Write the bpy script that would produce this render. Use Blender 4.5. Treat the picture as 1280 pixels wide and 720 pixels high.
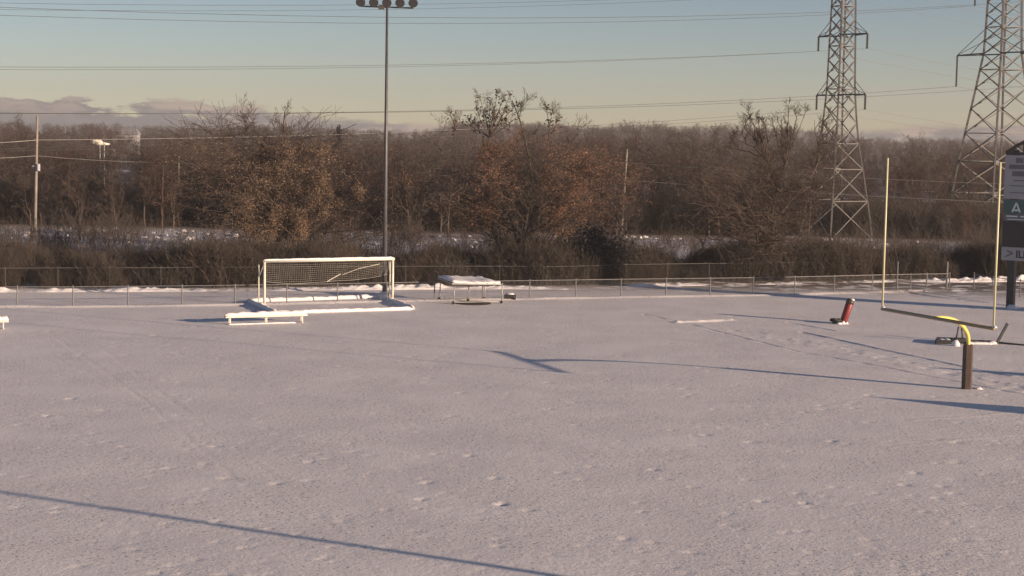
import bpy, math, random
import numpy as np
from mathutils import Vector, Matrix
R = math.radians
scene = bpy.context.scene
col = scene.collection
for o in list(bpy.data.objects): bpy.data.objects.remove(o)

# ------------------------------------------------------------------ camera
F, H, PITCH, ROLL = 2170.0, 10.1, 0.0917, 0.016
cam_d = bpy.data.cameras.new('camera'); cam = bpy.data.objects.new('camera', cam_d); col.objects.link(cam)
cam_d.sensor_width = 36; cam_d.lens = F/1280*36; cam_d.clip_end = 9000; cam_d.clip_start = .5
CM = Matrix.Rotation(math.pi/2-PITCH, 4, 'X') @ Matrix.Rotation(ROLL, 4, 'Z')
cam.matrix_world = Matrix.Translation((0, 0, H)) @ CM
scene.camera = cam
# ------------------------------------------------------------------ sun + sky
SUN_AZ = Vector((0.88, -0.47)).normalized(); SUN_EL = R(9.8)
sunv = Vector((SUN_AZ.x*math.cos(SUN_EL), SUN_AZ.y*math.cos(SUN_EL), math.sin(SUN_EL)))
sd = bpy.data.lights.new('sun', 'SUN'); sun = bpy.data.objects.new('sun', sd); col.objects.link(sun)
sd.energy = 5.0; sd.angle = R(.5); sd.color = (1.0, .74, .53)
sun.rotation_euler = sunv.to_track_quat('Z', 'Y').to_euler(); sun.location = (40, -20, 40)
world = bpy.data.worlds.new('World'); scene.world = world; world.use_nodes = True
wt = world.node_tree; wn = wt.nodes; wl = wt.links
def wmath(op, a, b=None, c=None):
    n = wn.new('ShaderNodeMath'); n.operation = op
    for i, v in enumerate((a, b, c)):
        if v is None: continue
        if isinstance(v, (int, float)): n.inputs[i].default_value = v
        else: wl.new(v, n.inputs[i])
    return n.outputs[0]
bg = wn['Background']
sky = wn.new('ShaderNodeTexSky'); sky.sky_type = 'NISHITA'; sky.sun_disc = False
sky.sun_elevation = SUN_EL; sky.sun_rotation = math.atan2(SUN_AZ.x, SUN_AZ.y)
sky.altitude = 200; sky.air_density = .7; sky.dust_density = .06; sky.ozone_density = 1.5
hsv = wn.new('ShaderNodeMix'); hsv.data_type = 'RGBA'; hsv.blend_type = 'MULTIPLY'; hsv.inputs[0].default_value = 1; hsv.inputs[7].default_value = (1.0, .895, .90, 1)   # the camera's warm white balance
wl.new(sky.outputs[0], hsv.inputs[6])
tc = wn.new('ShaderNodeTexCoord'); sep = wn.new('ShaderNodeSeparateXYZ'); wl.new(tc.outputs['Generated'], sep.inputs[0])
elev = wmath('MULTIPLY', wmath('ARCSINE', sep.outputs[2]), 57.2958)
azim = wmath('MULTIPLY', wmath('ARCTAN2', sep.outputs[0], sep.outputs[1]), 57.2958)
# low cloud bank that runs all round the horizon, higher and lower by turns
bank = wmath('MULTIPLY_ADD', wmath('COSINE', wmath('MULTIPLY', wmath('ADD', azim, 16.0), R(9.0))), .50, .36)
mapn = wn.new('ShaderNodeMapping'); mapn.inputs['Scale'].default_value = (26, 26, 90); wl.new(tc.outputs['Generated'], mapn.inputs[0])
nz = wn.new('ShaderNodeTexNoise'); nz.inputs['Scale'].default_value = 1; nz.inputs['Detail'].default_value = 7; nz.inputs['Roughness'].default_value = .62
wl.new(mapn.outputs[0], nz.inputs[0])
mapn2 = wn.new('ShaderNodeMapping'); mapn2.inputs['Scale'].default_value = (22, 22, 230); wl.new(tc.outputs['Generated'], mapn2.inputs[0])
nz2 = wn.new('ShaderNodeTexNoise'); nz2.inputs['Scale'].default_value = 1; nz2.inputs['Detail'].default_value = 4
wl.new(mapn2.outputs[0], nz2.inputs[0])
bank = wmath('MAXIMUM', bank, .12)
top = wmath('MULTIPLY', bank, wmath('MULTIPLY_ADD', wmath('SUBTRACT', nz.outputs[0], .5), 4.0, 1.0))
dif = wmath('SUBTRACT', top, elev)
mr = wn.new('ShaderNodeMapRange'); mr.interpolation_type = 'SMOOTHSTEP'
mr.inputs['From Min'].default_value = -.06; mr.inputs['From Max'].default_value = .2; mr.inputs['To Max'].default_value = .92
wl.new(dif, mr.inputs['Value'])
crest = wn.new('ShaderNodeMapRange'); crest.inputs['From Min'].default_value = .25; crest.inputs['From Max'].default_value = 1.0
crest.inputs['To Min'].default_value = 1; crest.inputs['To Max'].default_value = 0; wl.new(dif, crest.inputs['Value'])
litn = wmath('MULTIPLY', crest.outputs[0], wmath('MULTIPLY', wmath('SUBTRACT', nz.outputs[0], .47), 12.0))
lit = wn.new('ShaderNodeClamp'); wl.new(litn, lit.inputs[0])
cc = wn.new('ShaderNodeMix'); cc.data_type = 'RGBA'; cc.inputs[6].default_value = (2.75, 2.45, 2.55, 1); cc.inputs[7].default_value = (6.0, 4.7, 3.9, 1)
wl.new(lit.outputs[0], cc.inputs[0])
cm2 = wn.new('ShaderNodeMix'); cm2.data_type = 'RGBA'; cm2.blend_type = 'MULTIPLY'; cm2.inputs[0].default_value = .35
wl.new(cc.outputs[2], cm2.inputs[6]); wl.new(nz2.outputs[0], cm2.inputs[7])
mixc = wn.new('ShaderNodeMix'); mixc.data_type = 'RGBA'
wl.new(mr.outputs[0], mixc.inputs[0]); wl.new(hsv.outputs[2], mixc.inputs[6]); wl.new(cm2.outputs[2], mixc.inputs[7])
wl.new(mixc.outputs[2], bg.inputs[0]); bg.inputs[1].default_value = .0585
scene.view_settings.view_transform = 'Standard'; scene.view_settings.look = 'None'
scene.view_settings.exposure = 0.75; scene.view_settings.gamma = 1.0
scene.render.engine = 'CYCLES'

# ------------------------------------------------------------------ helpers
rng = random.Random(7); nrg = np.random.default_rng(11)
CR = CM.to_3x3()
def ray(x, y): return CR @ Vector(((x-640)/F, -(y-360)/F, -1))
def gp(x, y, z=0.0):                      # point of height z seen at photo pixel x, y
    d = ray(x, y); t = (z-H)/d.z; return Vector((d.x*t, d.y*t, z))
def at(x, y, Y):                          # point at distance Y seen at photo pixel x, y
    d = ray(x, y); t = Y/d.y; return Vector((d.x*t, Y, H+d.z*t))

MATS = {}
def mat(name, c, rough=.7, var=.15, scale=6.0, metal=0.0, c2=None, bump=0.0, bscale=30.0):
    m = bpy.data.materials.new(name); m.use_nodes = True; MATS[name] = m
    nt = m.node_tree; b = nt.nodes['Principled BSDF']
    b.inputs['Roughness'].default_value = rough; b.inputs['Metallic'].default_value = metal
    t = nt.nodes.new('ShaderNodeTexCoord'); n = nt.nodes.new('ShaderNodeTexNoise')
    n.inputs['Scale'].default_value = scale; n.inputs['Detail'].default_value = 5
    nt.links.new(t.outputs['Object'], n.inputs[0])
    mx = nt.nodes.new('ShaderNodeMix'); mx.data_type = 'RGBA'
    a = tuple(v*(1-var) for v in c); d = c2 or tuple(min(1, v*(1+var)) for v in c)
    mx.inputs[6].default_value = (*a, 1); mx.inputs[7].default_value = (*d, 1)
    rp = nt.nodes.new('ShaderNodeMapRange'); rp.inputs['From Min'].default_value = .3; rp.inputs['From Max'].default_value = .7
    nt.links.new(n.outputs[0], rp.inputs['Value']); nt.links.new(rp.outputs[0], mx.inputs[0])
    nt.links.new(mx.outputs[2], b.inputs['Base Color'])
    if bump:
        n2 = nt.nodes.new('ShaderNodeTexNoise'); n2.inputs['Scale'].default_value = bscale; n2.inputs['Detail'].default_value = 6
        nt.links.new(t.outputs['Object'], n2.inputs[0])
        bp = nt.nodes.new('ShaderNodeBump'); bp.inputs['Strength'].default_value = bump; bp.inputs['Distance'].default_value = .03
        nt.links.new(n2.outputs[0], bp.inputs['Height']); nt.links.new(bp.outputs[0], b.inputs['Normal'])
    return m
SNOWC = (.80, .775, .785)
mat('packed_snow', SNOWC, .55, .03, 3, bump=.3, bscale=12)
mat('white_aluminium', (.64, .60, .52), .45, .08, 5)
mat('galvanised', (.34, .34, .33), .5, .2, 3, metal=.3)
mat('fence_steel', (.15, .15, .155), .55, .2, 3, metal=.2)
mat('old_fence', (.075, .07, .065), .7, .2, 3)
mat('dark_steel', (.03, .03, .034), .5, .3, 5)
mat('tower_steel', (.085, .082, .08), .6, .25, 1.5)
mat('insulator', (.07, .06, .06), .4, .2, 6)
mat('yellow_paint', (.72, .61, .16), .4, .08, 4)
mat('pale_yellow', (.60, .56, .36), .45, .06, 4)  # paler, less saturated yellow for the uprights
mat('shaded_bar', (.26, .22, .13), .5, .15, 4)  # shade on the crossbar's unlit side put into its colour
mat('pad_vinyl', (.06, .038, .027), .5, .2, 3)
mat('red_vinyl', (.20, .025, .024), .45, .2, 4)
mat('black_rubber', (.018, .018, .02), .7, .3, 9)
mat('tarp', (.05, .05, .055), .6, .2, 4)
mat('bark', (0.069, 0.051, 0.040), .9, .3, 4, bump=.5, bscale=18)
mat('twig', (0.069, 0.049, 0.038), .9, .25, .9)
mat('twig_red', (0.081, 0.049, 0.036), .9, .25, .6)
mat('twig_grey', (0.072, 0.059, 0.051), .9, .25, .6)
mat('brush_twig', (.047, .038, .029), .9, .35, .4)
mat('dry_leaf', (.25, .17, .11), .8, .35, 1.2)
mat('rust_leaf', (.225, .122, .075), .8, .35, 1.2)
mat('dry_leaf_dark', (0.078, 0.051, 0.033), .8, .35, 1.2)
mat('evergreen', (.020, .018, .019), .8, .35, 2)
mat('utility_wood', (.26, .23, .20), .85, .2, 2)
mat('wire_metal', (.10, .10, .10), .5, .1, 1, metal=.3)
mat('bright_wire', (.27, .26, .25), .4, .1, 1, metal=.4)
mat('net_cord', (.36, .34, .31), .8, .1, 3)
mat('lamp_glass', (.045, .045, .05), .25, .1, 3)
mat('pole_steel', (.085, .085, .09), .5, .2, 3, metal=.2)
mat('sign_white', (.33, .33, .36), .5, .05, 2)
mat('sign_green', (.045, .105, .10), .5, .1, 2)
mat('sign_dark', (.022, .018, .022), .5, .2, 2)
mat('sign_grey', (.12, .12, .14), .5, .2, 2)
mat('sign_print', (.60, .66, .66), .5, .05, 2)
mat('shed_wood', (.06, .055, .06), .85, .2, 3)
mat('booth_paint', (.30, .30, .32), .7, .1, 3)
mat('roof_far', (.22, .21, .22), .8, .15, 1)
mat('bright_panel', (.82, .78, .68), .5, .05, 1)

class MB:
    def __init__(s): s.v = []; s.f = []
    def add(s, vs, fs):
        n = len(s.v); s.v += [tuple(v) for v in vs]; s.f += [tuple(i+n for i in f) for f in fs]
    def box(s, c, size, M=None):
        c = Vector(c); h = [x/2 for x in size]; vs = []
        for z in (-1, 1):
            for y in (-1, 1):
                for x in (-1, 1):
                    p = Vector((x*h[0], y*h[1], z*h[2]))
                    if M: p = M @ p
                    vs.append(c+p)
        s.add(vs, [(0,2,3,1), (4,5,7,6), (0,1,5,4), (2,6,7,3), (0,4,6,2), (1,3,7,5)])
    def tube(s, pts, r, n=6, cap=True, r1=None):
        pts = [Vector(p) for p in pts]; m = len(pts)
        rs = r if isinstance(r, (list, tuple)) else [r+((r1 if r1 is not None else r)-r)*i/(m-1) for i in range(m)]
        vs = []; a = None
        for i, p in enumerate(pts):
            d = (pts[min(i+1, m-1)]-pts[max(i-1, 0)]).normalized()
            if a is None:
                a = d.cross(Vector((0, 0, 1)) if abs(d.z) < .9 else Vector((1, 0, 0))).normalized()
            else: a = (a-d*a.dot(d)).normalized()
            b = d.cross(a)
            for k in range(n):
                t = 2*math.pi*(k+.5)/n; vs.append(p+(a*math.cos(t)+b*math.sin(t))*rs[i])
        fs = [(i*n+k, i*n+(k+1)%n, (i+1)*n+(k+1)%n, (i+1)*n+k) for i in range(m-1) for k in range(n)]
        if cap: fs += [tuple(range(n-1, -1, -1)), tuple((m-1)*n+k for k in range(n))]
        s.add(vs, fs)
    def bar(s, a, b, w, h=None):           # rectangular member
        a = Vector(a); b = Vector(b); d = (b-a).normalized(); h = h or w
        u = d.cross(Vector((0, 0, 1)) if abs(d.z) < .95 else Vector((1, 0, 0))).normalized(); v = u.cross(d)
        vs = [p+u*(i*w/2)+v*(j*h/2) for p in (a, b) for i, j in ((-1,-1), (1,-1), (1,1), (-1,1))]
        s.add(vs, [(0,1,2,3), (7,6,5,4), (0,4,5,1), (1,5,6,2), (2,6,7,3), (3,7,4,0)])
    def lump(s, c, rx, ry, rz, seed=0, n=10, m=5, flat=True):   # uneven half mound of snow
        r = random.Random(seed); c = Vector(c); vs = [c+Vector((0, 0, rz*(.9+.2*r.random())))]
        for j in range(1, m+1):
            a = math.pi/2*j/m
            for k in range(n):
                t = 2*math.pi*k/n; q = 1+.25*(r.random()-.5)
                vs.append(c+Vector((rx*math.sin(a)*math.cos(t)*q, ry*math.sin(a)*math.sin(t)*q, rz*math.cos(a)*q)))
        fs = [(0, 1+k, 1+(k+1) % n) for k in range(n)]
        fs += [(1+j*n+k, 1+(j+1)*n+k, 1+(j+1)*n+(k+1) % n, 1+j*n+(k+1) % n) for j in range(m-1) for k in range(n)]
        fs.append(tuple(1+(m-1)*n+k for k in range(n)))
        s.add(vs, fs)
    def capstrip(s, a, b, w, h, seed=0, n=24):   # uneven rounded strip of snow lying from a to b
        r = random.Random(seed); a = Vector(a); b = Vector(b); d = (b-a); u = Vector((-d.y, d.x, 0)).normalized()
        prof = [(-1, 0), (-.95, .5), (-.6, .92), (0, 1), (.6, .92), (.95, .5), (1, 0)]; vs = []
        for i in range(n+1):
            t = i/n; e = min(1, 4*min(t, 1-t)*n/4+.35) if i in (0, n) else 1
            w1 = .5*w1+.5*r.random() if i else .5; hh = h*e*(.72+.56*w1); ww = w/2*e*(.92+.16*w1)
            for x, z in prof: vs.append(a+d*t+u*(x*ww)+Vector((0, 0, z*hh)))
        q = len(prof); fs = []
        for i in range(n):
            for k in range(q-1): fs.append((i*q+k, i*q+k+1, (i+1)*q+k+1, (i+1)*q+k))
            fs.append((i*q+q-1, i*q, (i+1)*q, (i+1)*q+q-1))
        fs += [tuple(range(q)), tuple(n*q+k for k in range(q-1, -1, -1))]
        s.add(vs, fs)
    def mesh(s, name, m, smooth=False):
        me = bpy.data.meshes.new(name); me.from_pydata(s.v, [], s.f); me.materials.append(MATS[m])
        if smooth: me.shade_smooth()
        me.update(); return me
    def build(s, name, m, parent=None, smooth=False):
        o = bpy.data.objects.new(name, s.mesh(name, m, smooth)); col.objects.link(o)
        if parent: o.parent = parent
        return o
def tag(o, label=None, cat=None, group=None, kind=None):
    if label: o['label'] = label
    if cat: o['category'] = cat
    if group: o['group'] = group
    if kind: o['kind'] = kind
    return o
def empty(name, loc=(0, 0, 0), rz=0, label=None, cat=None, group=None):
    o = bpy.data.objects.new(name, None); o.empty_display_size = .3; col.objects.link(o)
    o.location = loc; o.rotation_euler = (0, 0, rz); return tag(o, label, cat, group)
def copy_tree(o, parent=None):
    c = o.copy(); col.objects.link(c); c.parent = parent
    for ch in [x for x in bpy.data.objects if x.parent == o]: copy_tree(ch, c)
    return c

# ------------------------------------------------------------------ ground: one snow sheet out to the horizon
def seg_dist(X, Y, pts):                   # distance to a polyline and distance run along it
    D = np.full(X.shape, 1e9); S = np.zeros(X.shape); run = 0
    for a, b in zip(pts[:-1], pts[1:]):
        ax, ay, bx, by = a[0], a[1], b[0], b[1]; L2 = (bx-ax)**2+(by-ay)**2; L = math.sqrt(L2)
        t = np.clip(((X-ax)*(bx-ax)+(Y-ay)*(by-ay))/L2, 0, 1)
        d = np.hypot(X-ax-t*(bx-ax), Y-ay-t*(by-ay)); m = d < D
        D = np.where(m, d, D); S = np.where(m, run+t*L, S); run += L
    return D, S
def fbm2(X, Y, scale, octs, seed):         # value noise
    g = np.random.default_rng(seed); out = np.zeros(X.shape); amp = 1
    for o in range(octs):
        T = g.random((256, 256)); x = X/scale; y = Y/scale; xi = np.floor(x).astype(int); yi = np.floor(y).astype(int)
        fx = x-xi; fy = y-yi; fx = fx*fx*(3-2*fx); fy = fy*fy*(3-2*fy)
        a = T[xi % 256, yi % 256]; b = T[(xi+1) % 256, yi % 256]; c = T[xi % 256, (yi+1) % 256]; d = T[(xi+1) % 256, (yi+1) % 256]
        out += amp*((a*(1-fx)+b*fx)*(1-fy)+(c*(1-fx)+d*fx)*fy-.5); amp *= .5; scale *= .5
    return out
xf = np.concatenate([np.arange(-45, -30, .22), np.arange(-30, 31, .1), np.arange(31, 47.01, .22)]); yf = np.concatenate([np.arange(33, 92, .12), np.arange(92, 124.01, .18)])
geo = lambda a, n, top: a+np.geomspace(1, top, n)
xs = np.concatenate([(-(geo(45, 26, 1240)))[::-1], xf, geo(47.2, 26, 1240)])
ys = np.concatenate([(33.2-np.geomspace(1, 260, 20))[::-1], yf, geo(124.2, 34, 1360)])
GX, GY = np.meshgrid(xs, ys)
inside = ((GX > -46) & (GX < 48) & (GY > 32) & (GY < 126)).astype(float)
Z = inside*(fbm2(GX, GY, 9, 3, 1)*.035+fbm2(GX, GY, 1.6, 3, 2)*.008)
def sub(pts, pad=1.5):
    p = np.array([(q[0], q[1]) for q in pts]); x0, y0 = p.min(0)-pad; x1, y1 = p.max(0)+pad
    i0, i1 = np.searchsorted(ys, [y0, y1]); j0, j1 = np.searchsorted(xs, [x0, x1]); return slice(i0, i1), slice(j0, j1)
def groove(pix, w, depth, rough=.5, seed=3, lip=.3):
    pts = [gp(*p) for p in pix]; s = sub(pts); D, S = seg_dist(GX[s], GY[s], pts)
    n = fbm2(S*1.0, D*3, .5, 2, seed); k = np.clip(1+rough*2*n, 0, 2)
    Z[s] += -depth*k*np.exp(-(D/w)**2)+depth*lip*k*np.exp(-((D-2*w)/w)**2)
# tyre ruts and drag marks crossing by the goal post
groove([(805,393),(862,405),(920,420),(1000,440),(1100,458),(1200,478),(1330,503)], .1, .026, .9, 5)
groove([(1002,415),(1060,428),(1100,437),(1200,458),(1260,470)], .11, .045, .5, 6)
groove([(985,403),(1042,413)], .09, .04, .6, 8)
groove([(1120,363),(1160,370),(1230,378),(1300,388)], .2, .05, .9, 9)
groove([(60,415),(180,500),(320,620)], .09, .0045, 1.0, 10)
groove([(120,430),(240,520),(400,640),(470,720)], .09, .0035, 1.0, 12)
groove([(1140,525),(1220,520),(1300,512)], .12, -.009, .4, 13)
groove([(1110,560),(1210,548),(1300,541)], .12, -.006, .4, 14)
groove([(846,403),(880,402),(914,400)], .12, -.10, .3, 15, 0)
# rough churned strip between the two ruts
pts = [gp(930,415), gp(1010,428), gp(1100,447), gp(1200,468), gp(1290,488)]; s = sub(pts, 3)
D, S = seg_dist(GX[s], GY[s], pts); Z[s] += np.exp(-(D/.8)**2)*fbm2(GX[s], GY[s], .42, 2, 21)*.05
# small dimples and kicked up crumbs
for i in range(2400):
    Y = 38+75*rng.random()**1.4; X = (rng.random()-.5)*.62*Y; r = .05+.09*rng.random()**2; dp = (.004+.034*rng.random()**4)
    p = [(X-.01, Y-.01), (X+.01, Y+.01)]; s = sub(p, .7); e = 1+.9*rng.random(); a = rng.random()*.6-.3
    dx = (GX[s]-X)*math.cos(a)+(GY[s]-Y)*math.sin(a); dy = (GY[s]-Y)*math.cos(a)-(GX[s]-X)*math.sin(a)
    D = np.hypot(dx/e, dy)/max(r, .07); Z[s] += -dp*np.exp(-D**2)+dp*.3*np.exp(-((np.hypot((dx+.2)/e, dy))/max(r, .075))**2)
# footprints clustered in the foreground right of the middle
for (px, py, n) in ((620,640,3), (900,600,3), (760,560,3), (330,520,2), (1080,640,3), (420,600,2), (1000,540,2)):
    c = gp(px, py)
    for i in range(n):
        X = c.x+rng.gauss(0, 5); Y = c.y+rng.gauss(0, 5); s = sub([(X-.01, Y-.01), (X+.01, Y+.01)], .8)
        D = np.hypot((GX[s]-X)/.13, (GY[s]-Y)/.16); Z[s] += -.03*np.exp(-D**4)+.007*np.exp(-((np.hypot((GX[s]-X+.27)/.13, (GY[s]-Y)/.14))**2))
# kerb-like ridge along the fence foot
FENCE = [(-120,383.5),(0,383),(82,382.8),(151,382),(220,381.3),(283,380.3),(345,379.2),(410,378),(475,376.6),(540,375),(600,374),(657,373),(714,372),(769,371),(824,370.2),(877,369.4),(929,368.6),(978,367.6),(1027,366.4),(1073,365),(1119,363.6),(1164,362.8),(1207,362)]
fpts = [gp(*p) for p in FENCE]
rid = [gp(x, y+1.2) for x, y in FENCE]; s = sub(rid, 2); D, S = seg_dist(GX[s], GY[s], rid)
Z[s] += np.exp(-(D/.22)**2)*(.10+.06*fbm2(S, S*0, 2.5, 2, 31))
# field beyond the kerb line sits a little higher under the bank
nv = GX.size; me = bpy.data.meshes.new('snow_ground'); ny, nx = GX.shape
me.vertices.add(nv); me.vertices.foreach_set('co', np.stack([GX, GY, Z], -1).astype(np.float32).ravel())
I = np.arange(nv).reshape(ny, nx); q = np.stack([I[:-1,:-1], I[:-1,1:], I[1:,1:], I[1:,:-1]], -1).reshape(-1, 4)
me.loops.add(q.size); me.loops.foreach_set('vertex_index', q.ravel().astype(np.int32))
me.polygons.add(len(q)); me.polygons.foreach_set('loop_start', (np.arange(len(q))*4).astype(np.int32))
me.update(); me.validate(); me.shade_smooth()
ground = bpy.data.objects.new('snow_ground', me); col.objects.link(ground); tag(ground, kind='structure')
def snow_ground_mat():
    m = bpy.data.materials.new('snow_ground'); m.use_nodes = True; nt = m.node_tree; N = nt.nodes; Lk = nt.links; b = N['Principled BSDF']
    b.inputs['Roughness'].default_value = .6
    g = N.new('ShaderNodeNewGeometry'); sp = N.new('ShaderNodeSeparateXYZ'); Lk.new(g.outputs['Position'], sp.inputs[0])
    def noise(sc, det=5, rough=.5, mp=None):
        n = N.new('ShaderNodeTexNoise'); n.inputs['Scale'].default_value = sc; n.inputs['Detail'].default_value = det; n.inputs['Roughness'].default_value = rough
        if mp:
            k = N.new('ShaderNodeMapping'); k.inputs['Scale'].default_value = mp; Lk.new(g.outputs['Position'], k.inputs[0]); Lk.new(k.outputs[0], n.inputs[0])
        else: Lk.new(g.outputs['Position'], n.inputs[0])
        return n.outputs[0]
    def ramp(v, a, b_, lo=0, hi=1):
        r = N.new('ShaderNodeMapRange'); r.interpolation_type = 'SMOOTHSTEP'
        for k, x in zip(('From Min', 'From Max', 'To Min', 'To Max'), (a, b_, lo, hi)): r.inputs[k].default_value = x
        Lk.new(v, r.inputs['Value']); return r.outputs[0]
    def mth(op, a, c):
        n = N.new('ShaderNodeMath'); n.operation = op
        for i, v in enumerate((a, c)):
            if isinstance(v, (int, float)): n.inputs[i].default_value = v
            else: Lk.new(v, n.inputs[i])
        return n.outputs[0]
    def mix(f, a, c):
        n = N.new('ShaderNodeMix'); n.data_type = 'RGBA'
        if isinstance(f, (int, float)): n.inputs[0].default_value = f
        else: Lk.new(f, n.inputs[0])
        for i, v in ((6, a), (7, c)):
            if isinstance(v, tuple): n.inputs[i].default_value = (*v, 1)
            else: Lk.new(v, n.inputs[i])
        return n.outputs[2]
    snow = mix(ramp(noise(.35, 4), .35, .65), (.79, .75, .745), (.86, .82, .81))
    # grass blades poking through as tiny specks
    specks = mth('MULTIPLY', ramp(noise(8, 3, .65), .585, .64), ramp(noise(.22, 3), .34, .56))
    snow = mix(mth('MULTIPLY', specks, .85), snow, (.24, .20, .15))
    # under the brush and the wood: litter and dead grass with snow left in patches
    litter = mix(noise(.8, 6), (.075, .055, .04), (.16, .115, .075))
    wood = ramp(sp.outputs[1], 158, 172)
    keep = ramp(noise(1, 4, .55, (.05, .018, 1)), .56, .64)
    f1 = mth('MULTIPLY', wood, mth('SUBTRACT', 1.0, keep))
    brush = mth('MULTIPLY', ramp(sp.outputs[1], 106, 116), mth('SUBTRACT', 1.0, ramp(sp.outputs[1], 134, 144)))
    f2 = mth('MULTIPLY', brush, ramp(noise(.7, 5), .40, .5))
    c = mix(mth('MAXIMUM', f1, f2), snow, litter)
    Lk.new(c, b.inputs['Base Color'])
    n1 = noise(2.6, 6, .66, (.75, 1.25, 1)); n2 = noise(9, 5, .66)
    h = mth('ADD', mth('MULTIPLY', n1, .024), mth('MULTIPLY', n2, .021))
    bp = N.new('ShaderNodeBump'); bp.inputs['Strength'].default_value = .8; bp.inputs['Distance'].default_value = 1.0
    Lk.new(h, bp.inputs['Height']); Lk.new(bp.outputs[0], b.inputs['Normal'])
    return m
me.materials.append(snow_ground_mat())

# ploughed bank of snow lumps between the path and the brush
BANK = [(-60,364),(40,363),(150,362.5),(270,361.5),(400,360.5),(520,359.5),(640,359),(700,360),(780,356.5),(860,355),(940,354),(1010,352.5),(1080,351),(1130,350),(1200,351),(1290,350)]
bk = MB(); brun = [gp(x, y+1.3) for x, y in BANK]; ctr = [brun[0]]
for a, b in zip(brun[:-1], brun[1:]):
    n = int((b-a).length/.11); ctr += [a.lerp(b, (k+1)/n) for k in range(n)]
nc, na = len(ctr), 15; ii = np.arange(nc)*.11; kk = np.linspace(-1, 1, na); SI, KA = np.meshgrid(ii, kk, indexing='ij')
bulk = np.clip(.15+.36*fbm2(SI, SI*0, 4.0, 2, 51)+.10*fbm2(SI, KA*1.1, .8, 2, 52)-.02, -.03, 1)
hz = np.clip(1-np.abs(KA)**1.6, 0, 1)*bulk*(1+1.1*fbm2(SI+9, KA*1.1+3, .42, 3, 53))+.05*(1-KA**2)*fbm2(SI, KA*1.1, .2, 2, 54)-.03*(np.abs(KA) > .95)
bk.add([(ctr[a].x, ctr[a].y+kk[b]*.62, max(-.04, float(hz[a, b]))) for a in range(nc) for b in range(na)], [(a*na+b, (a+1)*na+b, (a+1)*na+b+1, a*na+b+1) for a in range(nc-1) for b in range(na-1)])
tag(bk.build('snow_bank', 'packed_snow', None, True), 'low ploughed bank of lumpy sunlit snow along the brush', 'snow bank', kind='stuff')

# ------------------------------------------------------------------ bare trees
def grow_tree(seed, height, trunk_l, r0, nch, ang, ratio, lean=(0, 0), up=.12, jit=.16, twigr=.011, start=1):
    r = random.Random(seed); segs = []
    rv = lambda: Vector((r.gauss(0, 1), r.gauss(0, 1), r.gauss(0, 1)))
    last = len(nch)
    def br(p, d, L, rad, lv):
        ns = 5 if lv == 0 else (4 if lv == 1 else (3 if lv < last-1 else 2)); ns = 1 if lv == last else ns
        for i in range(ns):
            d = (d+rv()*jit*(.5 if lv == 0 else 1)+Vector((0, 0, up if lv > 0 else .05))).normalized(); q = p+d*(L/ns)
            ra = max(rad*(1-.72*i/ns), twigr); rb = max(rad*(1-.72*(i+1)/ns), twigr*.7)
            segs.append((p, q, ra, rb, lv)); p = q
            if lv < last and (i >= start or lv > 0):
                k = nch[lv]/(ns-(start if lv == 0 else 0)); k = int(k)+(r.random() < k-int(k))
                for _ in range(k):
                    ax = d.cross(rv()).normalized(); a = R(ang*(.65+.7*r.random()))
                    cd = (d*math.cos(a)+ax*math.sin(a)).normalized()
                    br(p-d*(L/ns)*r.random()*.6, cd, L*ratio*(.6+.7*r.random())*(1-.25*i/ns), rb*.62, lv+1)
    br(Vector((0, 0, -.15)), Vector((lean[0], lean[1], 1)).normalized(), trunk_l, r0, 0)
    zt = max(s[1].z for s in segs); k = height/zt
    return [(a*k, b*k, ra, rb, lv) for a, b, ra, rb, lv in segs]
def seg_mesh(name, segs, m):
    P0 = np.array([s[0] for s in segs]); P1 = np.array([s[1] for s in segs]); A = np.array([s[2] for s in segs]); B = np.array([s[3] for s in segs])
    d = P1-P0; d /= np.linalg.norm(d, axis=1, keepdims=True)+1e-9
    ref = np.where(np.abs(d[:, 2:3]) < .9, np.array([[0, 0, 1.]]), np.array([[1., 0, 0]]))
    u = np.cross(d, ref); u /= np.linalg.norm(u, axis=1, keepdims=True); w = np.cross(d, u)
    big = A > .045; V = []; Fq = []; base = 0
    for msk, n in ((~big, 3), (big, 6)):
        if not msk.any(): continue
        p0, p1, a, b, uu, ww = P0[msk], P1[msk], A[msk], B[msk], u[msk], w[msk]; m_ = len(p0)
        ring = []
        for p, rr in ((p0, a), (p1, b)):
            for k in range(n):
                t = 2*math.pi*k/n; ring.append(p+(uu*math.cos(t)+ww*math.sin(t))*rr[:, None])
        V.append(np.stack(ring, 1).reshape(-1, 3)); off = base+np.arange(m_)[:, None]*(2*n)
        for k in range(n): Fq.append(off+np.array([[k, (k+1) % n, n+(k+1) % n, n+k]]))
        base += m_*2*n
    V = np.concatenate(V); Q = np.concatenate(Fq)
    me = bpy.data.meshes.new(name); me.vertices.add(len(V)); me.vertices.foreach_set('co', V.astype(np.float32).ravel())
    me.loops.add(Q.size); me.loops.foreach_set('vertex_index', Q.astype(np.int32).ravel())
    me.polygons.add(len(Q)); me.polygons.foreach_set('loop_start', (np.arange(len(Q))*4).astype(np.int32))
    me.update(); me.materials.append(MATS[m]); return me
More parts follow.
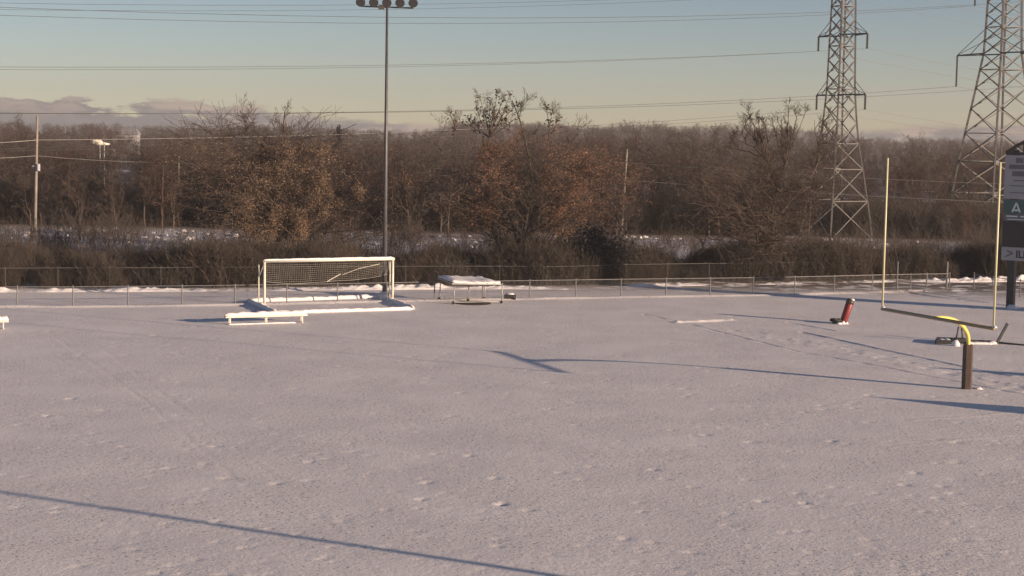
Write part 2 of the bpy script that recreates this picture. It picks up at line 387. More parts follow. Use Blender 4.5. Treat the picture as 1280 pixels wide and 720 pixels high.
def leaf_mesh(name, pts, size, m, seed, per=1, spread=.2):
    r = np.random.default_rng(seed); P = np.repeat(np.array(pts), per, 0); n = len(P)
    P = P+r.normal(0, spread, (n, 3)); a = r.normal(size=(n, 3)); a /= np.linalg.norm(a, axis=1, keepdims=True)
    b = np.cross(a, r.normal(size=(n, 3))); b /= np.linalg.norm(b, axis=1, keepdims=True)
    s = size*(.6+.8*r.random((n, 1))); V = np.stack([P-a*s*.5, P+b*s*.32+a*s*.05, P+a*s*.5, P-b*s*.32+a*s*.05], 1).reshape(-1, 3)
    Q = np.arange(n*4).reshape(n, 4); me = bpy.data.meshes.new(name); me.vertices.add(len(V)); me.vertices.foreach_set('co', V.astype(np.float32).ravel())
    me.loops.add(n*4); me.loops.foreach_set('vertex_index', Q.astype(np.int32).ravel()); me.polygons.add(n)
    me.polygons.foreach_set('loop_start', (np.arange(n)*4).astype(np.int32)); me.update(); me.materials.append(MATS[m]); return me
def mo(name, me, parent, kind=None):
    o = bpy.data.objects.new(name, me); col.objects.link(o); o.parent = parent
    if kind: o['kind'] = kind
    return o
def tree_thing(name, loc, segs, label, twigm='twig', leaves=None, rz=0, group=None):
    t = empty(name, loc, rz, label, 'tree', group)
    mo('trunk', seg_mesh('trunk', [s for s in segs if s[4] <= 1], 'bark'), t)
    mo('crown', seg_mesh('crown', [s for s in segs if s[4] > 1], twigm), t)
    if leaves: mo('foliage', leaves, t, 'stuff')
    return t

# library meshes for the wood, scattered as one mass
lib = bpy.data.collections.new('wood_library')
def libobj(name, me): o = bpy.data.objects.new(name, me); lib.objects.link(o)
TW = ['twig', 'twig_red', 'twig_grey', 'twig', 'twig_red', 'twig_grey']
for i in range(6):
    sg = grow_tree(100+i, 9.0+.3*i, 6.0, .13, (9, 6, 6, 5), 42+3*i, .52, twigr=.013, start=1 if i % 2 else 0)
    libobj('a_wood_tree_%d' % i, seg_mesh('wood_tree', sg, TW[i]))
def shrub(seed, h, n, twigm, r0=.012):
    r = random.Random(seed); segs = []
    for _ in range(n):
        p = Vector((r.gauss(0, .5), r.gauss(0, .4), -.05)); d = Vector((r.gauss(0, .28), r.gauss(0, .28), 1)).normalized(); L = h*(.5+.6*r.random())
        for k in range(4):
            q = p+d*L/4; segs.append((p, q, r0*(1-.15*k), r0*(.85-.15*k), k)); p = q
            d = (d+Vector((r.gauss(0, .15), r.gauss(0, .15), 0))).normalized()
            for _ in range(3):
                e = (d+Vector((r.gauss(0, .6), r.gauss(0, .6), .1))).normalized(); segs.append((p, p+e*L*.22*(.5+r.random()), .009, .005, 5))
    return seg_mesh('shrub', segs, twigm)
for i in range(4): libobj('b_shrub_%d' % i, shrub(200+i, 2.0, 55, ['brush_twig', 'twig_grey', 'brush_twig', 'twig'][i]))
for i in range(2): libobj('c_stem_%d' % i, shrub(300+i, 2.6, 9, ['twig', 'twig_grey'][i], .018))

def scatter(name, pts, label, cat):        # pts: (x, y, z, rot, scale, library index)
    A = np.array(pts, dtype=np.float32); me = bpy.data.meshes.new(name); me.vertices.add(len(A)); me.vertices.foreach_set('co', A[:, :3].ravel())
    for nm, ty, c in (('rotz', 'FLOAT', 3), ('scl', 'FLOAT', 4), ('pick', 'INT', 5)):
        at_ = me.attributes.new(nm, ty, 'POINT'); at_.data.foreach_set('value', A[:, c].astype(np.int32) if ty == 'INT' else A[:, c])
    me.update(); o = bpy.data.objects.new(name, me); col.objects.link(o); tag(o, label, cat, kind='stuff')
    g = bpy.data.node_groups.new(name, 'GeometryNodeTree'); N = g.nodes; Lk = g.links
    g.interface.new_socket('Geometry', in_out='INPUT', socket_type='NodeSocketGeometry'); g.interface.new_socket('Geometry', in_out='OUTPUT', socket_type='NodeSocketGeometry')
    gi = N.new('NodeGroupInput'); go = N.new('NodeGroupOutput'); ci = N.new('GeometryNodeCollectionInfo')
    ci.inputs['Collection'].default_value = lib; ci.inputs['Separate Children'].default_value = True; ci.inputs['Reset Children'].default_value = True
    ip = N.new('GeometryNodeInstanceOnPoints'); ip.inputs['Pick Instance'].default_value = True
    def attr(n, ty): a = N.new('GeometryNodeInputNamedAttribute'); a.data_type = ty; a.inputs['Name'].default_value = n; return a.outputs['Attribute']
    cx = N.new('ShaderNodeCombineXYZ'); Lk.new(attr('rotz', 'FLOAT'), cx.inputs[2])
    Lk.new(gi.outputs[0], ip.inputs['Points']); Lk.new(ci.outputs[0], ip.inputs['Instance']); Lk.new(attr('pick', 'INT'), ip.inputs['Instance Index'])
    Lk.new(cx.outputs[0], ip.inputs['Rotation']); Lk.new(attr('scl', 'FLOAT'), ip.inputs['Scale']); Lk.new(ip.outputs[0], go.inputs[0])
    md = o.modifiers.new('scatter', 'NODES'); md.node_group = g; return o
# library order is alphabetical: 0-5 trees, 6-9 shrubs, 10-11 stems
P = []
for i in range(4600):
    t = rng.random()**1.15; X = rng.uniform(-.36, .37)*112; Y = float(np.interp(X, [p.x for p in brun], [p.y for p in brun]))+2.3+16*t; X *= Y/112; g_ = math.sin(X*.33+1)+math.sin(X*.91)+.7*math.sin(X*2.1+Y*.7)+.6*math.sin(Y*.9+X*.4); lim = (1-.40*t)*(1+.22*g_)
    if g_ < -.9 and rng.random() < .7: continue
    P.append((X, Y, -.02, rng.random()*6.28, (.4+.58*rng.random())*lim, rng.choice((6, 6, 7, 8, 8, 9))))
    if i % 14 == 0: P.append((X, Y, -.02, rng.random()*6.28, .7+.5*rng.random(), rng.choice((10, 11))))
scatter('brush', P, 'dense brown leafless brush behind the fences', 'brush')
P = []
for i in range(1700):
    Y = 127+34*rng.random()**1.2; X = rng.uniform(-.36, .37)*Y; P.append((X, Y, -.02, rng.random()*6.28, (.35+.55*rng.random())*(1.15 if math.sin(X*.31)+math.sin(X*.77+2) > .3 else .6), rng.choice((10, 11))))
for i in range(1500):
    Y = 169+24*rng.random(); X = rng.uniform(-.36, .37)*Y; P.append((X, Y, -.02, rng.random()*6.28, .9+.7*rng.random(), rng.choice((6, 7, 8, 9))))
scatter('undergrowth', P, 'thin stems and saplings standing in the snow strip', 'undergrowth')
# lumps of snow left along the strip, catching the sun
dm = MB()
for i in range(420):
    Y = 146+19*rng.random(); X = rng.uniform(-.35, .36)*Y
    dm.lump((X, Y, -.05), .12+.35*rng.random(), .15+.3*rng.random(), .08+.22*rng.random()**2, i, 7, 3)
tag(dm.build('snow_clump', 'packed_snow', None, True), 'clumps of snow lying among the stems behind the brush', 'snow', kind='stuff')
SKYL = [(0,152),(50,157),(90,163),(110,152),(145,154),(160,164),(250,162),(300,155),(400,158),(430,164),(540,162),(560,151),(650,151),(740,158),(800,151),(850,157),(880,154),(930,158),(1000,160),(1080,172),(1120,180),(1180,182),(1205,174),(1280,180)]
def wood_h(X, Y):                          # the wood is taller in some directions than in others
    px = 640+X/Y*F; return H+(161+ROLL*(px-640)-np.interp(px, [k[0] for k in SKYL], [k[1] for k in SKYL]))*Y/F
P = []
for i in range(1050):
    Y = 166+330*rng.random()**1.5; X = rng.uniform(-.37, .38)*Y
    P.append((X, Y, -.05, rng.random()*6.28, min(.62+.42*rng.random(), wood_h(X, Y)/9.6*(.72+.36*rng.random()))*(.45 if Y < 196 and 38 < X < 72 else 1), rng.randrange(6)))
for i in range(1200):
    Y = 480+860*rng.random(); X = rng.uniform(-.38, .38)*Y; P.append((X, Y, -.05, rng.random()*6.28, max(.75+.2*rng.random(), min(1.5, wood_h(X, Y)/9.6*(.8+.25*rng.random()))), rng.randrange(6)))
scatter('far_wood', P, 'bare brown winter wood filling the ground beyond the snow strip', 'woodland')

# trees that stand out one by one
def leaf_pts(segs, f, n, seed):
    r = random.Random(seed); c = [s[1] for s in segs if s[4] >= 3 and f(s[1])]; return [tuple(r.choice(c)) for _ in range(n)] if c else []
def limbs(base, Y, chains):
    out = []
    for r0, r1, depth, pix in chains:
        P_ = [at(x, y, Y+depth*i/(len(pix)-1))-base for i, (x, y) in enumerate(pix)]; P_[0].z = max(P_[0].z, -.1); n = len(P_)-1
        for i in range(n): out.append((P_[i], P_[i+1], r0+(r1-r0)*i/n, r0+(r1-r0)*(i+1)/n, 1))
    return out
def sprout(chain, seed, n, L):             # twiggy side branches along a limb
    r = random.Random(seed); out = []
    for a, b, ra, rb, lv in chain:
        for _ in range(n):
            p = a.lerp(b, r.random()); k = grow_tree(r.randrange(10**6), L*(.5+.7*r.random()), 2.0, .03, (5, 5, 4), 40, .6, twigr=.009, start=0, lean=(r.uniform(-.9, .9), r.uniform(-.9, .9)))
            out += [(p+x, p+y, u, v, 2+w) for x, y, u, v, w in k]
    return out
def widen(segs, kx, ky): return [(Vector((a.x*kx, a.y*ky, a.z)), Vector((b.x*kx, b.y*ky, b.z)), ra, rb, lv) for a, b, ra, rb, lv in segs]
b1 = at(346, 350, 119); b1.z = 0
s1 = grow_tree(11, 12.2, 5.6, .26, (10, 8, 7, 6), 46, .72, twigr=.014, start=0, up=.08); s1 = widen(s1, 1.6, 1.3)
c1 = limbs(b1, 119, [(.2, .16, 0, [(346,352),(345,330),(343,312)]), (.15, .05, -.6, [(343,314),(330,303),(318,297),(306,288),(296,268)]), (.15, .05, .8, [(343,312),(352,298),(372,290),(386,272),(398,240),(402,205)]), (.13, .04, -.5, [(352,314),(368,304),(380,292),(420,268),(448,250)]), (.1, .03, .3, [(344,305),(340,270),(346,225),(352,180),(356,140)])])
s1 = s1+c1+sprout(c1[2:], 5, 2, 1.9)
tree_thing('tree', b1, s1, 'broad bare tree holding tan dead leaves behind the soccer goal', 'twig', leaf_mesh('leaves', leaf_pts(s1, lambda p: p.z < 8.8, 9000, 1), .066, 'dry_leaf', 5, per=6, spread=.17))
b2 = at(636, 350, 118); b2.z = 0
s2 = grow_tree(23, 10.9, 6.0, .24, (10, 8, 7, 6), 44, .66, lean=(.1, 0), twigr=.014, start=0, up=.1); s2 = widen(s2, 1.5, 1.3)
c2_ = limbs(b2, 117.6, [(.17, .09, -.3, [(637,354),(638,330),(640,312),(647,301),(664,291),(680,284),(700,268),(716,240),(726,205)]), (.12, .04, .4, [(636,345),(622,310),(612,270),(606,220),(604,170)]), (.11, .03, .2, [(664,291),(668,250),(662,200),(650,150),(640,125)])])
s2 = s2+c2_+sprout(c2_[3:], 6, 2, 1.5)
t2 = tree_thing('tree', b2, s2, 'tree with curved trunk and rust brown leaf clusters by the wheeled frame', 'twig', leaf_mesh('leaves', leaf_pts(s2, lambda p: p.z < 10.4 and (p.x > 2.2 or p.x < .6), 8600, 2), .066, 'rust_leaf', 6, per=6, spread=.17))
tops = [(600,122),(596,134),(607,141),(613,127),(622,117),(628,126),(637,120),(632,138),(645,131),(648,144),(588,148),(582,152),(618,147),(563,141),(570,150),(690,140),(683,134),(697,150)]
hub = [(612,172)]*13+[(568,178)]*2+[(686,176)]*3
ct_ = limbs(b2, 117.8, [(.035, .01, rng.uniform(-1, 1), [h_, ((h_[0]*.45+x*.55)+rng.uniform(-3, 3), h_[1]*.45+y*.55), (x, y), (x+rng.uniform(-3, 3), y-6)]) for h_, (x, y) in zip(hub, tops)])
ct_ = [(a, b, u, v, 2) for a, b, u, v, w in ct_]
mo('crown_top', seg_mesh('crown_top', ct_+[(p, q_, u*.6, v*.5, 3) for p, q_, u, v, w in sprout(ct_[1::3], 15, 2, .9)], 'twig'), t2)
mo('leaf_clump', leaf_mesh('leaf_clump', [tuple(c_[1]) for c_ in ct_[1::3]]+[tuple(c_[0]) for c_ in ct_[1::3]], .17, 'dry_leaf_dark', 8, per=20, spread=.15), t2, 'stuff')
b3 = at(962, 345, 121); b3.z = 0
s3 = grow_tree(35, 9.6, 6.4, .24, (9, 8, 7, 6), 40, .68, lean=(.16, 0), twigr=.014, start=0, up=.06); s3 = widen(s3, 1.5, 1.3)
c3 = limbs(b3, 121, [(.19, .04, -.4, [(955,348),(957,318),(962,285),(972,235),(982,205)]), (.1, .03, .5, [(962,285),(985,255),(1010,225),(1022,206)]), (.1, .03, -.5, [(960,300),(930,262),(905,262),(884,290),(876,318)]), (.08, .03, .2, [(972,235),(964,212),(956,196)])])
tops3 = [(926,150),(938,144),(948,152),(958,146),(966,153),(976,143),(986,139),(996,147),(1006,142),(1018,150),(1030,156),(1042,166),(914,168),(905,182),(990,160),(950,165)]
c4 = limbs(b3, 121, [(.045, .012, rng.uniform(-1.5, 1.5), [h_, (h_[0]*.6+x*.4+rng.uniform(-4, 4), h_[1]*.6+y*.4-3), (h_[0]*.25+x*.75, h_[1]*.25+y*.75), (x, y)]) for x, y in tops3 for h_ in ((956, 200) if x < 965 else (982, 208) if x < 1008 else (1020, 208),)])
s3 += [(a, b, u, v, 2) for a, b, u, v, w in c4]+sprout(c4, 17, 1, 1.3)
s3 = s3+c3+sprout(c3[2:], 7, 2, 1.2)
tree_thing('tree', b3, s3, 'leafless many-limbed tree beside the smaller lattice tower', 'twig')
def small_tree(px, py, Y, h, seed, label, twigm='twig', width=42):
    b = at(px, py, Y); b.z = 0
    return tree_thing('tree', b, grow_tree(seed, h, h*.6, .13, (8, 6, 6, 5), width, .55, twigr=.013), label, twigm)
small_tree(308, 300, 185, 13.6, 41, 'tall thin bare tree rising above the wood just left of the tan-leaved tree', 'twig_grey', 38)
small_tree(560, 300, 160, 11.6, 42, 'slender bare tree between the light pole and the rust-leaved tree', 'twig_grey', 40)
small_tree(700, 300, 150, 11.6, 43, 'bare tree rising right behind the rust-leaved tree', 'twig')
small_tree(1152, 250, 240, 11.2, 44, 'round-crowned bare tree on the skyline between the two lattice towers', 'twig_grey', 50)
small_tree(1010, 320, 150, 11.0, 45, 'bare tree in front of the smaller lattice tower', 'twig', 46)
small_tree(35, 260, 200, 11.2, 46, 'bare tree beside the tall utility pole', 'twig_grey', 46)
small_tree(880, 300, 175, 10.8, 47, 'bare tree between the short utility pole and the smaller tower', 'twig_red', 44)
small_tree(1215, 300, 180, 7.5, 48, 'bare tree at the foot of the larger lattice tower', 'twig_grey', 46)
def dense_shrub(px, py, Y, h, w, seed, label):
    b = at(px, py, Y); b.z = 0; t = empty('shrub', b, 0, label, 'shrub'); r = random.Random(seed); pts = []; segs = []
    for i in range(44):
        d = Vector((r.gauss(0, .45)*w/2, r.gauss(0, .3)*w/2, h*(.5+.45*r.random()))); segs.append((Vector((0, 0, 0)), d, .03, .012, 3))
        for k in range(30): pts.append(tuple(d*(.25+.8*r.random()**.7)))
    mo('stem', seg_mesh('stem', segs, 'bark'), t); mo('foliage', leaf_mesh('needles', pts, .2, 'evergreen', seed, per=5, spread=.28), t, 'stuff'); return t
dense_shrub(748, 350, 115, 3.8, 5.2, 71, 'dark evergreen shrub behind the low fence')
cb = at(423, 240, 260); cb.z = 0
ct = empty('conifer', cb, 0, 'small dark pointed conifer tip above the wood', 'tree'); tk = MB(); tk.tube([(0, 0, 0), (0, 0, 9.8)], .12, 6, r1=.02); tk.build('trunk', 'bark', ct)
cp = [(rr*math.cos(a), rr*math.sin(a), z) for z in np.arange(2.5, 10, .12) for a in (rng.random()*6.28, rng.random()*6.28, rng.random()*6.28) for rr in (rng.random()*(10.1-z)*.22,)]
mo('crown', leaf_mesh('needles', cp, .3, 'evergreen', 9, per=5, spread=.15), ct, 'stuff')

# ------------------------------------------------------------------ chain link fences
def fence(name, pts, h, label, step=.13, post=.035, fm='fence_steel'):
    f = empty(name, pts[0], 0, label, 'fence'); o = pts[0]; L = [p-o for p in pts]
    for p in L:
        m = MB(); m.tube([p+Vector((0, 0, -.1)), p+Vector((0, 0, h+.04))], post, 8); m.lump(p+Vector((0, 0, h+.04)), post*1.25, post*1.25, .05, n=8, m=2); m.build('post', fm, f)
    m = MB(); m.tube([p+Vector((0, 0, h)) for p in L], .024, 6); m.build('top_rail', fm, f)
    m = MB(); m.tube([p+Vector((0, -.01, .06)) for p in L], .008, 4); m.build('bottom_wire', fm, f)
    m = MB(); hh = h-.03
    for a, b in zip(L[:-1], L[1:]):
        W = (b-a).length; u = (b-a)/W; n = int((W+hh)/step)
        for i in range(n):
            s0 = i*step-hh
            for sg in (1, -1):
                x0, z0, x1, z1 = s0, .05, s0+hh, hh
                if x0 < 0: z0 += -x0; x0 = 0
                if x1 > W: z1 -= x1-W; x1 = W
                if z1-z0 < .02: continue
                A = a+u*(x0 if sg > 0 else W-x0)+Vector((0, .008*sg, z0)); B = a+u*(x1 if sg > 0 else W-x1)+Vector((0, .008*sg, z1)); m.bar(A, B, .003)
    tag(m.build('chain_link', fm, f), kind='stuff'); return f
def resample(pts, step):
    out = [pts[0].copy()]; need = step
    for a, b in zip(pts[:-1], pts[1:]):
        L = (b-a).length; t = need
        while t <= L: out.append(a.lerp(b, t/L)); t += step
        need = t-L
    return out
fence('chain_link_fence', resample(fpts, 2.95), 1.07, 'low chain link fence along the far edge of the snowy field')
c2 = fpts[-1]+Vector((.5, -.1, 0)); r2 = [c2, gp(1240, 367), gp(1290, 374), gp(1350, 383)]
fence('chain_link_fence', resample(r2, 2.6), 1.07, 'short run of chain link fence passing behind the scoreboard post')
FB = [gp(x, np.interp(x, [b[0] for b in BANK], [b[1] for b in BANK])-1.6) for x in range(-60, 1125, 40)]
fence('chain_link_fence', resample(FB, 3.05), 1.28, 'taller chain link fence standing close against the brush', .16, .02, 'old_fence')
def lone_post(px, py, h, r, label):
    p = gp(px, py); m = MB(); m.tube([(0, 0, -.2), (0, 0, h)], r, 8); m.lump((0, 0, h), r*1.2, r*1.2, .06, n=8, m=2); o = m.build('gate_post', 'fence_steel'); o.location = p; tag(o, label, 'post')
lone_post(1183, 361, 1.75, .07, 'stout gate post in the gap of the low fence')
lone_post(1121, 364.5, 1.9, .045, 'tall thin post where the low fence bends behind the goal post upright')
lone_post(1158, 358.5, .9, .05, 'short gate post left of the stout gate post')

# ------------------------------------------------------------------ soccer goal
def soccer_goal():
    RL, RR = gp(311, 378), gp(475, 372.5); FL, FR = gp(344, 392.5), gp(516, 387.5)
    A = gp(330.5, 381.5); u = (RR-RL).normalized(); A2 = gp(490.5, 376.4); u = (A2-A).normalized(); W7 = (A2-A).length
    g = empty('soccer_goal', A, 0, 'white soccer goal with tied-up net and snow on its frame', 'soccer goal'); q = lambda p: Vector(p)-A
    up = lambda z: Vector((0, 0, z)); hh = 2.46
    for p in (A, A2):
        m = MB(); m.tube([q(p)+up(-.1), q(p)+up(hh)], .075, 10); m.build('post', 'white_aluminium', g, True)
    m = MB(); m.tube([q(A)+up(hh)-u*.09, q(A2)+up(hh)+u*.09], .08, 10); m.build('crossbar', 'white_aluminium', g, True)
    m = MB(); m.capstrip(q(A)+up(hh+.05)-u*.05, q(A2)+up(hh+.05)+u*.05, .15, .085, 3, 50); m.build('snow_cap', 'packed_snow', g, True)
    back = (RL-FL); back.z = 0; back.normalize()
    for p, sgn in ((A, -1), (A2, 1)):
        b = p+back*.9+u*(.12*sgn)
        m = MB(); m.tube([q(b)+up(-.1), q(b)+up(2.25)], .04, 8); m.build('rear_post', 'white_aluminium', g, True)
        m = MB(); m.tube([q(p)+up(2.3), q(p)+up(2.3)+back*.5-u*sgn*.1, q(b)+up(1.5)], .028, 6); m.build('net_arm', 'white_aluminium', g, True)
    for a, b, w, hgt, sd_ in ((RL, RR, .26, .20, 5), (FL, FR, .24, .17, 6), (RL, FL, .3, .22, 7), (RR, FR, .3, .22, 8)):
        m = MB(); m.bar(q(a)+up(.05), q(b)+up(.05), .11, .12); m.build('base_bar', 'white_aluminium', g)
        m = MB(); m.capstrip(q(a)+up(.012), q(b)+up(.012), w, hgt, sd_, 46); m.build('base_snow', 'packed_snow', g, True)
    m = MB(); m.lump(q(A)+Vector((-.12, -.35, 0)), .16, .16, .2, 3); m.build('snow_lump', 'packed_snow', g, True)
    # net hanging from the crossbar, gathered up so that its hem sags
    nx_, nz_ = 56, 10; N0 = A+back*.25; Pn = []
    for j in range(nz_+1):
        row = []
        for i in range(nx_+1):
            t = i/nx_; drop = 1.05+.28*math.sin(math.pi*t)-.25*t+.05*math.sin(t*9)
            row.append(q(N0)+u*(.15+(W7-.3)*t)+up(hh-.12-drop*j/nz_*1.0)+back*(.35*j/nz_+.06*math.sin(i*.5+j*.4)))
        Pn.append(row)
    m = MB()
    for j in range(nz_+1): m.tube(Pn[j][::2], .004, 3, False)
    for i in range(nx_+1): m.tube([Pn[j][i] for j in range(0, nz_+1, 2)], .004, 3, False)
    m.tube([Pn[nz_][i] for i in range(0, nx_+1, 2)], .011, 4, False)
    m.build('net', 'net_cord', g)
    m = MB(); m.tube([Pn[nz_][28]+up(.0), Pn[nz_-4][34]+up(-.05)], .025, 5); m.tube([Pn[7][35], Pn[4][42], Pn[2][52]], .014, 5); m.build('net_rope', 'white_aluminium', g)
soccer_goal()

# ------------------------------------------------------------------ benches
def bench(A, B, label, nl=3, h=.42, w=.42):
    u = (B-A); L = u.length; g = empty('team_bench', A, math.atan2(u.y, u.x), label, 'bench')
    m = MB(); m.box((L/2, 0, h-.04), (L, w, .08)); m.build('seat', 'white_aluminium', g)
    m = MB(); m.capstrip((.01, 0, h), (L-.01, 0, h), w*.98, .19, 4, 40); m.build('snow_cap', 'packed_snow', g, True)
    for i in range(nl):
        x = .25+(L-.5)*i/(nl-1); m = MB(); m.bar((x, -w*.36, -.05), (x, -w*.30, h-.05), .05); m.bar((x, w*.36, -.05), (x, w*.30, h-.05), .05); m.bar((x, -w*.42, .03), (x, w*.42, .03), .05, .04); m.build('leg', 'white_aluminium', g)
    m = MB(); m.capstrip((.15, -w*.5, 0), (L-.6, -w*.5, 0), .2, .06, 9, 30); m.build('drifted_snow', 'packed_snow', g, True)
bench(gp(281, 405.5), gp(383, 402.5), 'long white bench topped with snow standing beside the soccer goal')
bench(gp(-70, 412.5), gp(11, 411), 'low bench with rounded snow on its seat standing far from the goal')

# ------------------------------------------------------------------ football goal post
def goal_post():
    base = gp(1208, 486); Lx = gp(1102, 386, 3.05); Rx = gp(1243, 411, 3.05); cen = (Lx+Rx)/2; u = (Rx-Lx); u.z = 0; u.normalize()
    hw = 7.11/2; n = Vector((-u.y, u.x, 0))
    if n.dot(base-cen) > 0: n = -n
    cen.z = 3.05; g = empty('goal_post', base, 0, 'yellow gooseneck football goal post with dark padded base', 'goal post'); q = lambda p: Vector(p)-base; up = Vector((0, 0, 1))
    m = MB(); prof = []
    p0 = base+up*1.3; d = cen-base; d.z = 0
    pts = [base-up*.1, base+up*1.0, base+up*1.9]+[base+d*(1-math.cos(a))+up*(1.9+1.15*math.sin(a)) for a in [R(k) for k in range(8, 91, 8)]]+[cen]
    m.tube([q(p) for p in pts], .083, 12); m.build('gooseneck', 'yellow_paint', g, True)
    ce = []
    for i, c in enumerate((cen-u*hw, cen+u*hw)):
        m = MB(); m.tube([q(c), q(c)+up*6.1], .042, 10); m.build('upright', 'pale_yellow', g, True)
        m = MB(); m.lump(q(c)+up*.03+Vector((.03, -.03, 0)), .1, .1, .09, 4, 8, 3); m.build('snow_lump', 'packed_snow', g, True)
    m = MB(); m.tube([q(cen-u*(hw+.03)), q(cen+u*(hw+.03))], .07, 10); m.build('crossbar', 'shaded_bar', g, True)
    m = MB(); m.tube([(0, 0, -.05), (0, 0, .02), (0, 0, 1.74), (0, 0, 1.79)], [.20, .205, .205, .19], 6); pad = m.build('pad', 'pad_vinyl', g)
    for z in (.55, 1.2):
        m = MB(); m.tube([(0, 0, z), (0, 0, z+.02)], .209, 6); m.build('strap', 'black_rubber', pad)
    m = MB(); m.lump((.5, -.02, -.02), .18, .12, .09, 2); m.lump((.36, .12, -.02), .16, .12, .06, 5); m.build('base_snow', 'packed_snow', g, True)
goal_post()

# ------------------------------------------------------------------ wheeled frame with sagging tarp
def wheeled_frame():
    NL, NR, BL, BR = gp(566.5, 380.5), gp(626.5, 379.5), gp(549, 375), gp(605, 375)
    g = empty('wheeled_frame', NL, 0, 'wheeled steel frame with a sagging snow-filled tarp top', 'frame'); q = lambda p: Vector(p)-NL; h = 1.08
    for p, hh in ((NL, 1.05), (NR, 1.2), (BL, 1.02), (BR, 1.15), ((NL+NR)/2*.4+(BL+BR)/2*.6, 1.05)):
        m = MB(); m.tube([q(p)+Vector((.02, 0, .1)), q(p)+Vector((.06, 0, hh))], .032, 8); leg = m.build('leg', 'galvanised', g, True)
        m = MB(); m.tube([q(p)+Vector((0, -.03, .09)), q(p)+Vector((0, .03, .09))], .09, 10); m.build('wheel', 'black_rubber', leg)
    def surf(i, j, nx=22, ny=10, dz=0):
        s_, t = i/nx, j/ny; a = q(NL).lerp(q(NR), s_*1.02-.03); b = q(BL).lerp(q(BR), s_*1.0-.04); p = a.lerp(b, t)
        sag = .17*math.sin(math.pi*s_)*math.sin(math.pi*min(1, t*.9+.15))+.035*math.sin(i*1.9+j)*(s_ > .45)+.02*math.sin(j*2.3+i*.7)
        p.z = 1.24-.09*s_-sag*.8+dz+.09*t; return p
    def sheet(zoff, th, inset, name, mt):
        m = MB(); nx, ny = 22, 10; vs = []
        for l in (0, 1):
            for i in range(nx+1):
                for j in range(ny+1):
                    e = min(1, min(i, nx-i, j*1.5, (ny-j)*1.5)/3.0); p = surf(i, j); c = surf(nx/2, ny/2); p2 = p+(c-p)*inset; p2.z = p.z+zoff+l*th*((.35+.65*e)*(1+.12*math.sin(i*1.1+j*.7)) if inset else 1); vs.append(p2)
        k = (nx+1)*(ny+1); I2 = lambda l, i, j: l*k+i*(ny+1)+j; fs = []
        for i in range(nx):
            for j in range(ny): fs += [(I2(0,i,j), I2(0,i,j+1), I2(0,i+1,j+1), I2(0,i+1,j)), (I2(1,i,j), I2(1,i+1,j), I2(1,i+1,j+1), I2(1,i,j+1))]
        for i in range(nx): fs += [(I2(0,i,0), I2(0,i+1,0), I2(1,i+1,0), I2(1,i,0)), (I2(0,i+1,ny), I2(0,i,ny), I2(1,i,ny), I2(1,i+1,ny))]
        for j in range(ny): fs += [(I2(0,0,j+1), I2(0,0,j), I2(1,0,j), I2(1,0,j+1)), (I2(0,nx,j), I2(0,nx,j+1), I2(1,nx,j+1), I2(1,nx,j))]
        m.add(vs, fs); return m.build(name, mt, g, True)
    sheet(-.10, .12, 0, 'tarp', 'tarp'); sheet(.024, .2, .015, 'snow_load', 'packed_snow')
    m = MB(); ring = [surf(0, 0), surf(22, 0), surf(22, 10), surf(0, 10), surf(0, 0)]
    for a, b in zip(ring[:-1], ring[1:]): m.bar(a-Vector((0, 0, .05)), b-Vector((0, 0, .05)), .06)
    m.build('top_frame', 'galvanised', g)
    for a, b in ((NL, NR), (BL, BR)):
        m = MB(); m.bar(q(a)+Vector((0, .05, .12)), q(b)+Vector((0, .05, .12)), .04); m.build('rail', 'galvanised', g)
    c = gp(591, 379); m = MB(); m.tube([Vector((0, 0, -.03)), Vector((0, 0, .025))], 1.0, 18, r1=.9); o = m.build('bare_patch', 'pad_vinyl'); o.location = c; o.scale = (1.15, 1.35, 1)  # bare ground left without snow, drawn as a flat dark disc
    tag(o, 'dark patch of bare ground in the snow under the wheeled frame', 'bare ground')
wheeled_frame()
def little_cart():
    p = gp(637.5, 374.8); g = empty('small_bin', p, 0, 'small black bin with snow on its lid beside the wheeled frame', 'bin')
    m = MB(); m.box((0, 0, .22), (.5, .4, .2)); m.build('body', 'black_rubber', g)
    for s_ in (-1, 1):
        m = MB(); m.tube([(.3*s_-.04, 0, .16), (.3*s_+.04, 0, .16)], .16, 12); m.build('wheel', 'black_rubber', g)
    m = MB(); m.lump((0, 0, .325), .25, .2, .09, 3); m.build('snow_cap', 'packed_snow', g, True)
little_cart()

